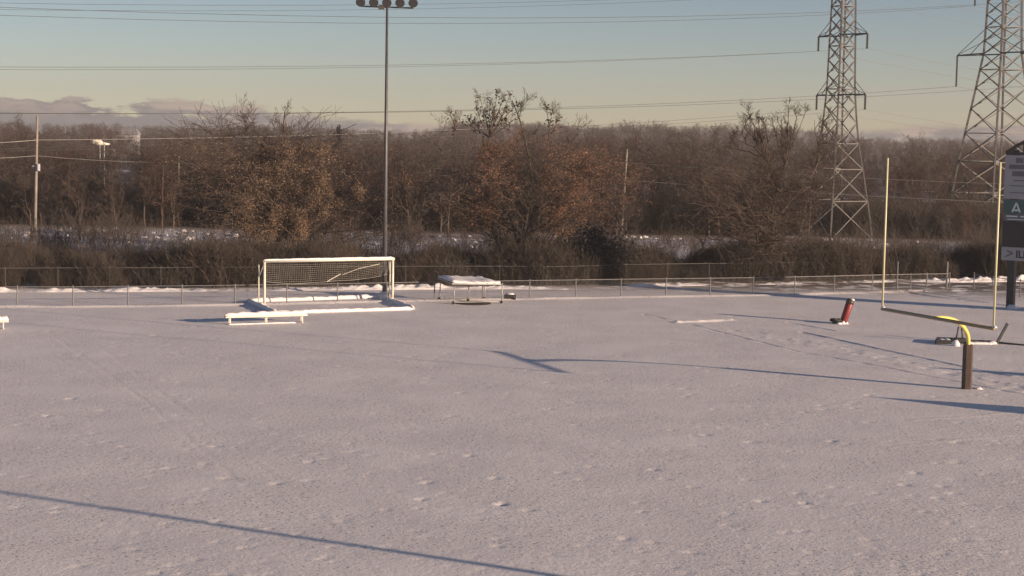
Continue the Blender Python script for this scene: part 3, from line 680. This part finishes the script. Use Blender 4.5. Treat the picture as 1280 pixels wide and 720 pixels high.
# ------------------------------------------------------------------ tackling dummy and sled
def dummy():
    p = gp(1052, 404); g = empty('tackling_dummy', p, 0, 'red padded tackling dummy leaning over on its black base', 'tackling dummy')
    a = Vector((.1, 0, .1)); d = Vector((.32, .08, 1)).normalized(); m = MB()
    m.tube([a, a+d*.06, a+d*1.12, a+d*1.2, a+d*1.24], [.17, .2, .21, .17, .08], 14); body = m.build('pad', 'red_vinyl', g, True)
    m = MB(); m.tube([a+d*.98, a+d*1.12, a+d*1.21, a+d*1.25], [.216, .218, .18, .08], 14); m.build('cap', 'pad_vinyl', body, True)
    m = MB(); m.lump(a+d*1.22+Vector((.08, 0, -.04)), .14, .12, .11, 4); m.build('snow_cap', 'packed_snow', body, True)
    m = MB(); ring = [Vector((-.33+.24*math.cos(t), -.05+.24*math.sin(t), .17)) for t in [2*math.pi*k/16 for k in range(17)]]; m.tube(ring, .085, 8, False); m.build('tyre', 'black_rubber', g, True)
    m = MB(); m.bar((-.5, 0, .06), (.2, 0, .06), .12, .08); m.build('base_plate', 'black_rubber', g)
    m = MB(); m.lump((-.33, -.05, .13), .17, .17, .12, 3); m.lump((.02, -.28, -.02), .14, .1, .17, 8); m.lump((.22, -.22, -.02), .1, .1, .13, 9); m.lump((-.2, -.36, -.02), .16, .1, .1, 10); m.build('snow_lump', 'packed_snow', g, True)
dummy()
def sled():
    p = gp(1196, 431); g = empty('blocking_sled', p, 0, 'dark steel blocking sled half buried in snow behind the goal post', 'sled'); q = lambda x, y, z=0: gp(x, y)-p+Vector((0, 0, z))
    m = MB(); a = q(1170, 430); b = q(1192, 430.5); c = q(1190, 427); d = q(1172, 426.5)
    for s_, e in ((a, b), (b, c), (c, d), (d, a)): m.bar(s_+Vector((0, 0, .1)), e+Vector((0, 0, .1)), .1, .2)
    m.build('front_frame', 'dark_steel', g)
    m = MB(); m.capstrip((a+d)/2+Vector((.1, 0, .12)), (b+c)/2+Vector((-.1, 0, .12)), .8, .08, 4, 12); m.build('snow_cap', 'packed_snow', g, True)
    for x0, x1, y in ((1193.5, 1197.5, 428.5), (1203, 1201, 428)):
        f0 = q(x0, y); f1 = f0+Vector(((x1-x0)/26, 0, .80)); m = MB(); m.tube([f0, f0.lerp(f1, .5)+Vector((.02, 0, 0)), f1], .04, 8); m.build('upright', 'dark_steel', g, True)
    m = MB(); m.box(q(1200, 429)+Vector((0, 0, .13)), (.5, .5, .24)); m.build('hitch', 'dark_steel', g)
    m = MB(); m.bar(q(1204, 428)+Vector((0, 0, .08)), q(1240, 428.5)+Vector((0, 0, .05)), .12, .12); m.build('beam', 'dark_steel', g)
    m = MB(); m.capstrip(q(1208, 430), q(1240, 430.5), .35, .12, 8, 20); m.build('snow_drift', 'packed_snow', g, True)
    for l in ((q(1194.5, 432.5), .2, .2, .3, 3), (q(1240, 430), .26, .22, .14, 6)):
        m = MB(); m.lump(*l); m.build('snow_lump', 'packed_snow', g, True)
    m = MB(); f0 = q(1245.5, 430); m.bar(f0, f0+Vector((.52, .05, 1.02)), .1, .12); m.build('tilted_arm', 'dark_steel', g)
    m = MB(); m.bar(q(1236, 428.5)+Vector((0, 0, .04)), q(1290, 433)+Vector((0, 0, .0)), .14, .12); m.build('rear_beam', 'dark_steel', g)
sled()

# ------------------------------------------------------------------ flood light poles
def light_pole(p, label, h=17.1, rz=0.0):
    g = empty('light_pole', p, rz, label, 'light pole', 'stadium light poles')
    m = MB(); m.tube([(0, 0, -.2), (0, 0, h*.5), (0, 0, h)], [.14, .11, .07], 12); m.build('pole', 'pole_steel', g, True)
    m = MB(); m.tube([(0, 0, -.1), (0, 0, .25), (0, 0, .3)], [.3, .28, .2], 10); m.lump((.25, -.2, 0), .45, .4, .22, 3); m.build('footing', 'packed_snow', g, True)
    m = MB(); m.bar((-1.55, 0, h), (1.55, 0, h-.06), .08, .09); m.build('crossarm', 'pole_steel', g)
    m = MB(); m.box((-.33, -.1, h-.05), (.34, .22, .26)); m.build('ballast_box', 'pole_steel', g)
    for i in range(5):
        x = -1.5+.77*i-.04; c = Vector((x, -.12, h+.3)); d = Vector((0, -.75, -.42)).normalized(); m = MB()
        m.tube([c-d*.32, c-d*.22, c+d*.02, c+d*.2], [.09, .17, .26, .285], 14, True); fl = m.build('floodlight', 'insulator', g, True)
        m = MB(); m.tube([c+d*.19, c+d*.215], .28, 14); m.build('lens', 'lamp_glass', fl)
        m = MB(); m.bar((x, 0, h-.02), c-d*.1, .06); m.build('bracket', 'dark_steel', fl)
    return g
lp = light_pole(gp(480.6, 370.5), 'tall flood light pole with five lamps behind the soccer goal')
sh1, sh2 = gp(0, 613), gp(700, 722); dirS = Vector((SUN_AZ.x, SUN_AZ.y, 0)); mid = (sh1+sh2)/2
lp2 = copy_tree(lp); lp2.location = mid+dirS*36; lp2.rotation_euler = (0, 0, R(150)); lp2['label'] = 'flood light pole outside the view whose shadow crosses the field'

# ------------------------------------------------------------------ scoreboard sign
def scoreboard():
    p = gp(1262, 385.5); u = Vector((.788, -.616, 0)).normalized(); g = empty('scoreboard', p, math.atan2(u.y, u.x), 'large scoreboard sign on dark posts with arched truss top', 'scoreboard'); W = 7.2; x0 = -.55
    for x in (0, W-1.1):
        m = MB(); m.box((x, .1, 4.6), (.42, .34, 9.4)); m.build('post', 'dark_steel', g)
    m = MB(); m.lump((.22, -.25, -.03), .3, .25, .3, 3); m.build('snow_lump', 'packed_snow', g, True)
    def panel(z0, z1, mt, name, xa=x0, xb=x0+W, y=-.15, th=.16, par=None):
        m = MB(); m.box(((xa+xb)/2, y, (z0+z1)/2), (xb-xa, th, z1-z0)); return m.build(name, mt, par or g)
    low = panel(2.85, 3.62, 'sign_white', 'sponsor_panel'); dark = panel(3.66, 5.12, 'sign_dark', 'score_panel')
    sub_ = panel(5.16, 5.58, 'sign_grey', 'caption_panel'); gr = panel(5.60, 6.42, 'sign_green', 'green_panel'); wh = panel(6.46, 9.0, 'sign_white', 'message_panel')
    top_ = MB(); top_.bar((x0, -.1, 9.1), (x0+W, -.1, 9.1), .18, .16); n = 12; pts = [(x0+W*i/n, -.1, 9.15+1.35*math.sin(math.pi*i/n)**.9) for i in range(n+1)]
    for a, b in zip(pts[:-1], pts[1:]): top_.bar(a, b, .16, .16)
    top_.build('arch_truss', 'dark_steel', g)
    for i in (2, 4, 6, 8, 10):
        m = MB(); m.bar((pts[i][0], -.1, 9.18), (pts[i][0], -.1, pts[i][2]), .3 if i == 2 else .12); m.build('truss_web', 'dark_steel', g)
        m = MB(); m.bar((pts[i][0], -.1, 9.18), (pts[min(i+1, n)][0], -.1, pts[min(i+1, n)][2]), .08); m.build('truss_web', 'dark_steel', g)
    yf_ = -.232
    # blurred message lines, printed blocks
    for z0, z1, xa, xb, mt in ((8.55, 8.85, .1, .55, 'sign_grey'), (8.2, 8.45, -.3, 3.2, 'sign_grey'), (7.78, 8.08, -.1, .9, 'sign_grey'), (7.5, 7.56, 0, 1.6, 'sign_grey'), (7.2, 7.25, -.2, 1.8, 'sign_grey'), (6.8, 6.85, -.2, 1.3, 'sign_grey')):
        panel(z0, z1, mt, 'printed_block', xa, xb, yf_-.002, .008, wh)
    m = MB(); zc = 5.68; w_, hh = .24, .56; cx = .24      # white A shaped triangle
    m.bar((cx-w_, yf_-.006, zc), (cx, yf_-.006, zc+hh), .012, .1); m.bar((cx+w_, yf_-.006, zc), (cx, yf_-.006, zc+hh), .012, .1); m.bar((cx-w_*.55, yf_-.004, zc+.12), (cx+w_*.55, yf_-.004, zc+.12), .01, .1)
    m.build('emblem', 'sign_print', gr)
    panel(5.40, 5.48, 'sign_print', 'printed_line', -.35, .35, yf_-.002, .006, sub_); panel(5.40, 5.48, 'sign_print', 'printed_line', .5, 1.4, yf_-.002, .006, sub_); panel(5.24, 5.29, 'sign_print', 'printed_line', -.3, .8, yf_-.002, .006, sub_)
    m = MB(); m.bar((-.22, yf_-.004, 3.42), (.14, yf_-.004, 3.27), .01, .09); m.bar((.14, yf_-.004, 3.27), (-.22, yf_-.004, 3.1), .01, .09); m.bar((-.36, yf_-.002, 3.02), (-.2, yf_-.002, 3.12), .01, .06); m.build('arrow_mark', 'sign_grey', low)
    cu = bpy.data.curves.new('lettering', 'FONT'); cu.body = 'ILL'; cu.size = .60; cu.extrude = .005; cu.offset = .015; to = bpy.data.objects.new('t', cu); col.objects.link(to)
    bpy.context.view_layer.update(); lm = bpy.data.meshes.new_from_object(to.evaluated_get(bpy.context.evaluated_depsgraph_get())); bpy.data.objects.remove(to)
    lm.materials.clear(); lm.materials.append(MATS['sign_dark']); lo = bpy.data.objects.new('lettering', lm); col.objects.link(lo); lo.parent = low; lo.rotation_euler = (math.pi/2, 0, 0); lo.location = (.32, yf_-.006, 3.03)
scoreboard()

# ------------------------------------------------------------------ lattice towers
def tower(base, levels, phi, arms, label, leg_w, br_w, armdir):
    g = empty('lattice_tower', base, 0, label, 'pylon'); C = lambda k, z, r: Vector((r*math.cos(phi+k*math.pi/2), r*math.sin(phi+k*math.pi/2), z))
    for k in range(4):
        m = MB()
        for (z0, r0), (z1, r1) in zip(levels[:-1], levels[1:]): m.bar(C(k, z0, r0), C(k, z1+.02, r1), leg_w)
        m.build('leg', 'tower_steel', g)
    for i, ((z0, r0), (z1, r1)) in enumerate(zip(levels[:-1], levels[1:])):
        for k in range(4):
            for a, b in ((k, k+1), (k+1, k)):
                m = MB(); m.bar(C(a, z0, r0), C(b, z1, r1), br_w*.6, br_w); m.build('brace', 'tower_steel', g)
            if i and (i % 3 == 0 or z0 < 9):
                m = MB(); m.bar(C(k, z0, r0), C(k+1, z0, r0), br_w); m.build('girt', 'tower_steel', g)
    tips = []
    a = Vector((math.cos(armdir), math.sin(armdir), 0)); s_ = Vector((-a.y, a.x, 0))
    for z, hl, il in arms:
        r = np.interp(z, [l[0] for l in levels], [l[1] for l in levels])*.707; up = Vector((0, 0, 1))
        for sg in (1, -1):
            tip = a*(hl*sg)+up*z; m = MB()
            for e in (1, -1):
                m.bar(a*(r*sg)+s_*(r*e)+up*z, tip, br_w*1.5); m.bar(a*(r*sg)+s_*(r*e)+up*(z+hl*.34), tip+up*.05, br_w*.5)
                m.bar(a*(sg*(r+hl)/2)+s_*(r*e*.5)+up*z, a*(r*sg)+s_*(r*e)+up*(z+hl*.2), br_w*.6)
            m.bar(a*(sg*(r+hl)/2)+s_*(r*.5)+up*(z+.01), a*(sg*(r+hl)/2)-s_*(r*.5)+up*(z+.01), br_w)
            m.build('crossarm', 'tower_steel', g)
            m = MB(); n = int(il/.15); pts = []; rs = []
            for j in range(n): pts += [tip-up*(il*j/n), tip-up*(il*(j+.5)/n)]; rs += [.06, .13]
            pts.append(tip-up*il); rs.append(.08); m.tube(pts, rs, 6); m.build('insulator', 'insulator', g)
            tips.append(Vector(base)+tip-up*il)
    return g, tips
def lv(keys, ratio):                       # panel heights follow the body's width
    out = []; z = keys[0][0]
    while z < keys[-1][0]:
        r = float(np.interp(z, [k[0] for k in keys], [k[1] for k in keys])); out.append((z, r)); z += r*1.414*ratio
    out.append((keys[-1][0], keys[-1][1])); return out
t1 = at(1045, 295, 168); t1.z = 0
T1, tip1 = tower(t1, lv([(0, 3.5), (4.6, 2.75), (9.7, 1.77), (14, 1.35), (22, 1.15), (31, .8)], .74), R(-19), [(13.8, 3.85, 1.4), (19.5, 3.85, 1.4), (25.2, 3.85, 1.4)], 'smaller galvanised lattice tower with two short crossarm pairs', .15, .085, R(-64))
t2b = at(1244, 290, 187); t2b.z = 0
T2, tip2 = tower(t2b, lv([(0, 5.3), (8.2, 4.0), (14.5, 2.75), (18.9, 1.95), (24, 1.75), (40, 1.3)], .52), R(-20), [(18.9, 7.4, 3.4), (27.6, 4.8, 3.4), (35, 4.8, 3.4)], 'larger lattice tower with a wide crossarm behind the scoreboard', .19, .095, R(-65))

# ------------------------------------------------------------------ power lines
def wire(pts_or_a, b=None, sag=0, r=.022, label='', m='wire_metal', group='power lines', n=26):
    a = Vector(pts_or_a); b = Vector(b); mb = MB(); pts = []
    for i in range(n+1):
        t = i/n; p = a.lerp(b, t)-a; p.z -= 4*sag*t*(1-t); pts.append(p)
    mb.tube(pts, r, 5); o = mb.build('power_line', m); o.location = a; tag(o, label, 'power line', group)
lineL = Vector((-.83, -.56, 0)); lineR = -lineL
for tips, s_, nm, rr in ((tip1, 6.6, 'smaller', .013), (tip2, 6.4, 'larger', .017)):
    for k, tp_ in enumerate(tips):
        lab = "%s tower's %s crossarm, %s end" % (nm, ('lowest', 'second', 'topmost')[k//2], ('scoreboard-side' if k % 2 == 0 else 'wood-side'))
        wire(tp_, tp_+lineL*250, 5.0 if k < (4 if nm == 'smaller' else 2) else s_, rr, 'power line strung over the field from the '+lab, group='lines of the %s tower' % nm)
        wire(tp_, tp_+lineR*250, s_, rr, 'power line running off beyond the wood from the '+lab, group='far lines of the %s tower' % nm)
def upole(px, py, Y, ztop, label, tilt=.0, boxes=()):
    b = at(px, py, Y); b.z = 0; g = empty('utility_pole', b, 0, label, 'utility pole')
    m = MB(); m.tube([(0, 0, -.2), (tilt*ztop, 0, ztop)], .15, 8, r1=.1); m.build('pole', 'utility_wood', g, True)
    for z in boxes:
        m = MB(); m.tube([(tilt*z+.2, -.1, z-.3), (tilt*z+.2, -.1, z+.3)], .17, 10); m.bar((tilt*z-.3, -.05, z+.1), (tilt*z+.3, -.05, z+.1), .1); m.build('transformer', 'sign_white', g)
    return b, tilt
pa, ta = upole(43.5, 300, 150, 10.5, 'tall weathered utility pole carrying a small transformer', .03, (6.1,))
pb, tb = upole(222, 300, 172, 6.9, 'short utility pole with a white fitting, half hidden in the wood', .02, (3.2,))
pc, tc_ = upole(776, 300, 168, 8.3, 'plain utility pole rising from the wood beside the rust-leaved tree', .05)
pt = lambda b, t, z: b+Vector((t*z, -.12, z))
wire(at(-120, 196.5, 140), pt(pa, ta, 7.1), .2, .02, 'thin pale line reaching the tall utility pole below its transformer-side cable', 'bright_wire', 'roadside lines')
wire(at(-120, 178, 140), pt(pa, ta, 8.45), .2, .03, 'thicker pale cable reaching the tall utility pole from outside the view', 'bright_wire', 'roadside lines')
wire(pt(pa, ta, 8.45), at(640, 158.5, 215), .3, .03, 'pale cable running from the tall utility pole across the wood', 'bright_wire', 'roadside lines')
wire(pt(pa, ta, 7.1), pt(pb, tb, 6.2), .15, .02, 'thin pale line between the tall and the short utility poles', 'bright_wire', 'roadside lines')
wire(pt(pb, tb, 6.2), pt(pc, tc_, 5.3), .25, .022, 'long pale line between the short and the plain utility poles', 'bright_wire', 'roadside lines')
wire(pt(pc, tc_, 5.3), at(1330, 256, 165), .2, .022, 'pale line running from the plain utility pole past both lattice towers', 'bright_wire', 'roadside lines')
wire(pt(pc, tc_, 7.0), at(1330, 232, 170), .3, .014, 'very thin line above the pale line right of the plain utility pole', 'bright_wire', 'roadside lines')
wire(at(560, 192, 172), pt(pc, tc_, 7.0), .2, .014, 'very thin line reaching the plain utility pole from the rust-leaved tree', 'bright_wire', 'roadside lines')

# ------------------------------------------------------------------ far bits
def lit_sign():
    Y = 262; c = at(124, 178.5, Y); g = empty('raised_sign', (c.x, Y, 0), 0, 'bright white pointed sign with a red end raised on thin posts above the wood', 'sign'); z = c.z; m = MB()
    m.tube([(-1.2, 0, z+.15), (-.7, 0, z+.12), (.1, 0, z), (.7, 0, z-.12), (1.6, 0, z-.2)], [.38, .5, .5, .22, .12], 10); m.build('body', 'bright_panel', g, True)
    m = MB(); m.tube([(-1.45, 0, z+.2), (-1.15, 0, z+.16)], [.3, .4], 10); m.build('nose', 'red_vinyl', g, True)
    m = MB(); m.bar((-1.4, 0, z+.64), (.3, 0, z+.56), .5, .1); m.build('top_trim', 'pad_vinyl', g)
    for x in (.1, .75):
        m = MB(); m.tube([(x, 0, -.1), (x, 0, z-.1)], .1, 8); m.build('post', 'sign_white', g)
lit_sign()
def shed(px, py, Y, w, d, h, label, name='shed'):
    b = at(px, py, Y); b.z = 0; g = empty(name, b, .25, label, 'shed'); m = MB(); m.box((0, 0, h/2), (w, d, h)); m.build('wall', 'shed_wood', g)
    for s_ in (-1, 1):
        m = MB(); m.add([(0, -d/2-.2, h+w*.3), (s_*(w/2+.25), -d/2-.2, h-.1), (s_*(w/2+.25), d/2+.2, h-.1), (0, d/2+.2, h+w*.3), (0, -d/2-.2, h+w*.3+.15), (s_*(w/2+.25), -d/2-.2, h+.05), (s_*(w/2+.25), d/2+.2, h+.05), (0, d/2+.2, h+w*.3+.15)], [(0,1,2,3), (4,7,6,5), (0,4,5,1), (2,6,7,3), (1,5,6,2)]); m.build('roof', 'packed_snow', g)
    m = MB(); m.add([(-w/2, -d/2, h), (w/2, -d/2, h), (0, -d/2, h+w*.3)], [(0, 1, 2)]); m.add([(-w/2, d/2, h), (w/2, d/2, h), (0, d/2, h+w*.3)], [(0, 2, 1)]); m.build('gable', 'shed_wood', g)
    m = MB(); m.box((.3, -d/2-.02, h*.4), (w*.3, .06, h*.75)); m.build('door', 'pad_vinyl', g)
shed(203, 262, 205, 3.4, 4, 3.0, 'small dark shed with a snowy gable roof in the wood')
def far_house(px, py, Y, w, h, label):
    b = at(px, py, Y); z = b.z; b.z = 0; g = empty('house', b, .1, label, 'house'); m = MB(); m.box((0, 0, z/2), (w, 8, z)); m.build('wall', 'booth_paint', g)
    m = MB(); m.add([(-w/2-.4, -4.4, z), (w/2+.4, -4.4, z), (w/2+.4, 4.4, z), (-w/2-.4, 4.4, z), (-w/2+.8, 0, z+h), (w/2-.8, 0, z+h)], [(0,1,5,4), (1,2,5), (2,3,4,5), (3,0,4), (0,3,2,1)]); m.build('roof', 'roof_far', g)
    for x in (-w*.3, 0, w*.3):
        m = MB(); m.box((x, -4.02, z-1.4), (1.1, .08, 1.2)); m.build('window', 'sign_dark', g)
far_house(152, 168, 520, 10, 2.0, 'grey roofed house far behind the wood')

# ------------------------------------------------------------------ invented things outside the view, added for the shadows they cast into it
def booth(tip, hgt, label, w=1.4):  # unseen gabled box made up to cast a pointed shadow on the snow
    p = tip+dirS*((hgt)/math.tan(SUN_EL)); p.z = 0; g = empty('shadow_booth', p, math.atan2(SUN_AZ.y, SUN_AZ.x)+math.pi/2, label, 'shadow caster'); h = hgt*.74; d = 1.6
    m = MB(); m.box((0, 0, h/2), (w, d, h)); m.build('wall', 'booth_paint', g)
    for s_ in (-1, 1):
        m = MB(); e = w/2+.12; m.add([(0, -d/2-.1, hgt), (s_*e, -d/2-.1, h-.05), (s_*e, d/2+.1, h-.05), (0, d/2+.1, hgt), (0, -d/2-.1, hgt-.1), (s_*e, -d/2-.1, h-.12), (s_*e, d/2+.1, h-.12), (0, d/2+.1, hgt-.1)], [(0,1,2,3), (4,7,6,5), (0,4,5,1), (2,6,7,3), (1,5,6,2)]); m.build('roof', 'packed_snow', g)
    m = MB(); m.add([(-w/2, d/2, h), (w/2, d/2, h), (0, d/2, hgt-.1)], [(0, 1, 2)]); m.add([(-w/2, -d/2, h), (w/2, -d/2, h), (0, -d/2, hgt-.1)], [(0, 2, 1)]); m.build('gable', 'booth_paint', g)
    m = MB(); m.box((0, -d/2-.02, h*.45), (w*.55, .06, h*.8)); m.build('door', 'pad_vinyl', g)
    m = MB(); m.box((w/2+.02, 0, h*.6), (.06, .7, .6)); m.build('window', 'sign_dark', g)
def shadow_pylon(p):  # unseen slab made up to cast the broad dark band near the fence
    g = empty('shadow_pylon', p, math.atan2(SUN_AZ.y, SUN_AZ.x)+math.pi/2, 'added tall narrow shadow caster outside the view past the scoreboard', 'sign pylon')
    for x in (-.6, .6):
        m = MB(); m.box((x, 0, .5), (.3, .3, 1.4)); m.build('post', 'dark_steel', g)
    m = MB(); m.box((0, 0, 4.7), (1.7, .4, 7.4)); m.build('cabinet', 'sign_grey', g)
    for z in (2.4, 4.7, 7.0):
        for y in (-.21, .21):
            m = MB(); m.box((0, y, z), (1.5, .03, 2.1)); m.build('panel', 'sign_white', g)
shadow_pylon(gp(1100, 376.5)+dirS*19)
booth(gp(1110, 498), 3.4, 'added booth outside the view, casting a shadow nearer the field')
booth(gp(1168, 459.5), 3.6, 'added booth outside the view, casting a shadow nearer the goal line', 1.0)

# ------------------------------------------------------------------ thin winter haze
hm = bpy.data.materials.new('haze'); hm.use_nodes = True; hn = hm.node_tree.nodes; hn.remove(hn['Principled BSDF'])
pv = hn.new('ShaderNodeVolumePrincipled'); pv.inputs['Color'].default_value = (.86, .85, .88, 1); pv.inputs['Density'].default_value = .00032; pv.inputs['Anisotropy'].default_value = .2
hm.node_tree.links.new(pv.outputs[0], hn['Material Output'].inputs['Volume'])
MATS['haze'] = hm; m = MB(); m.box((0, 600, 21.8), (2700, 1860, 46)); hz_o = m.build('haze', 'haze'); tag(hz_o, 'thin pale winter haze over field and wood', 'haze', kind='stuff')
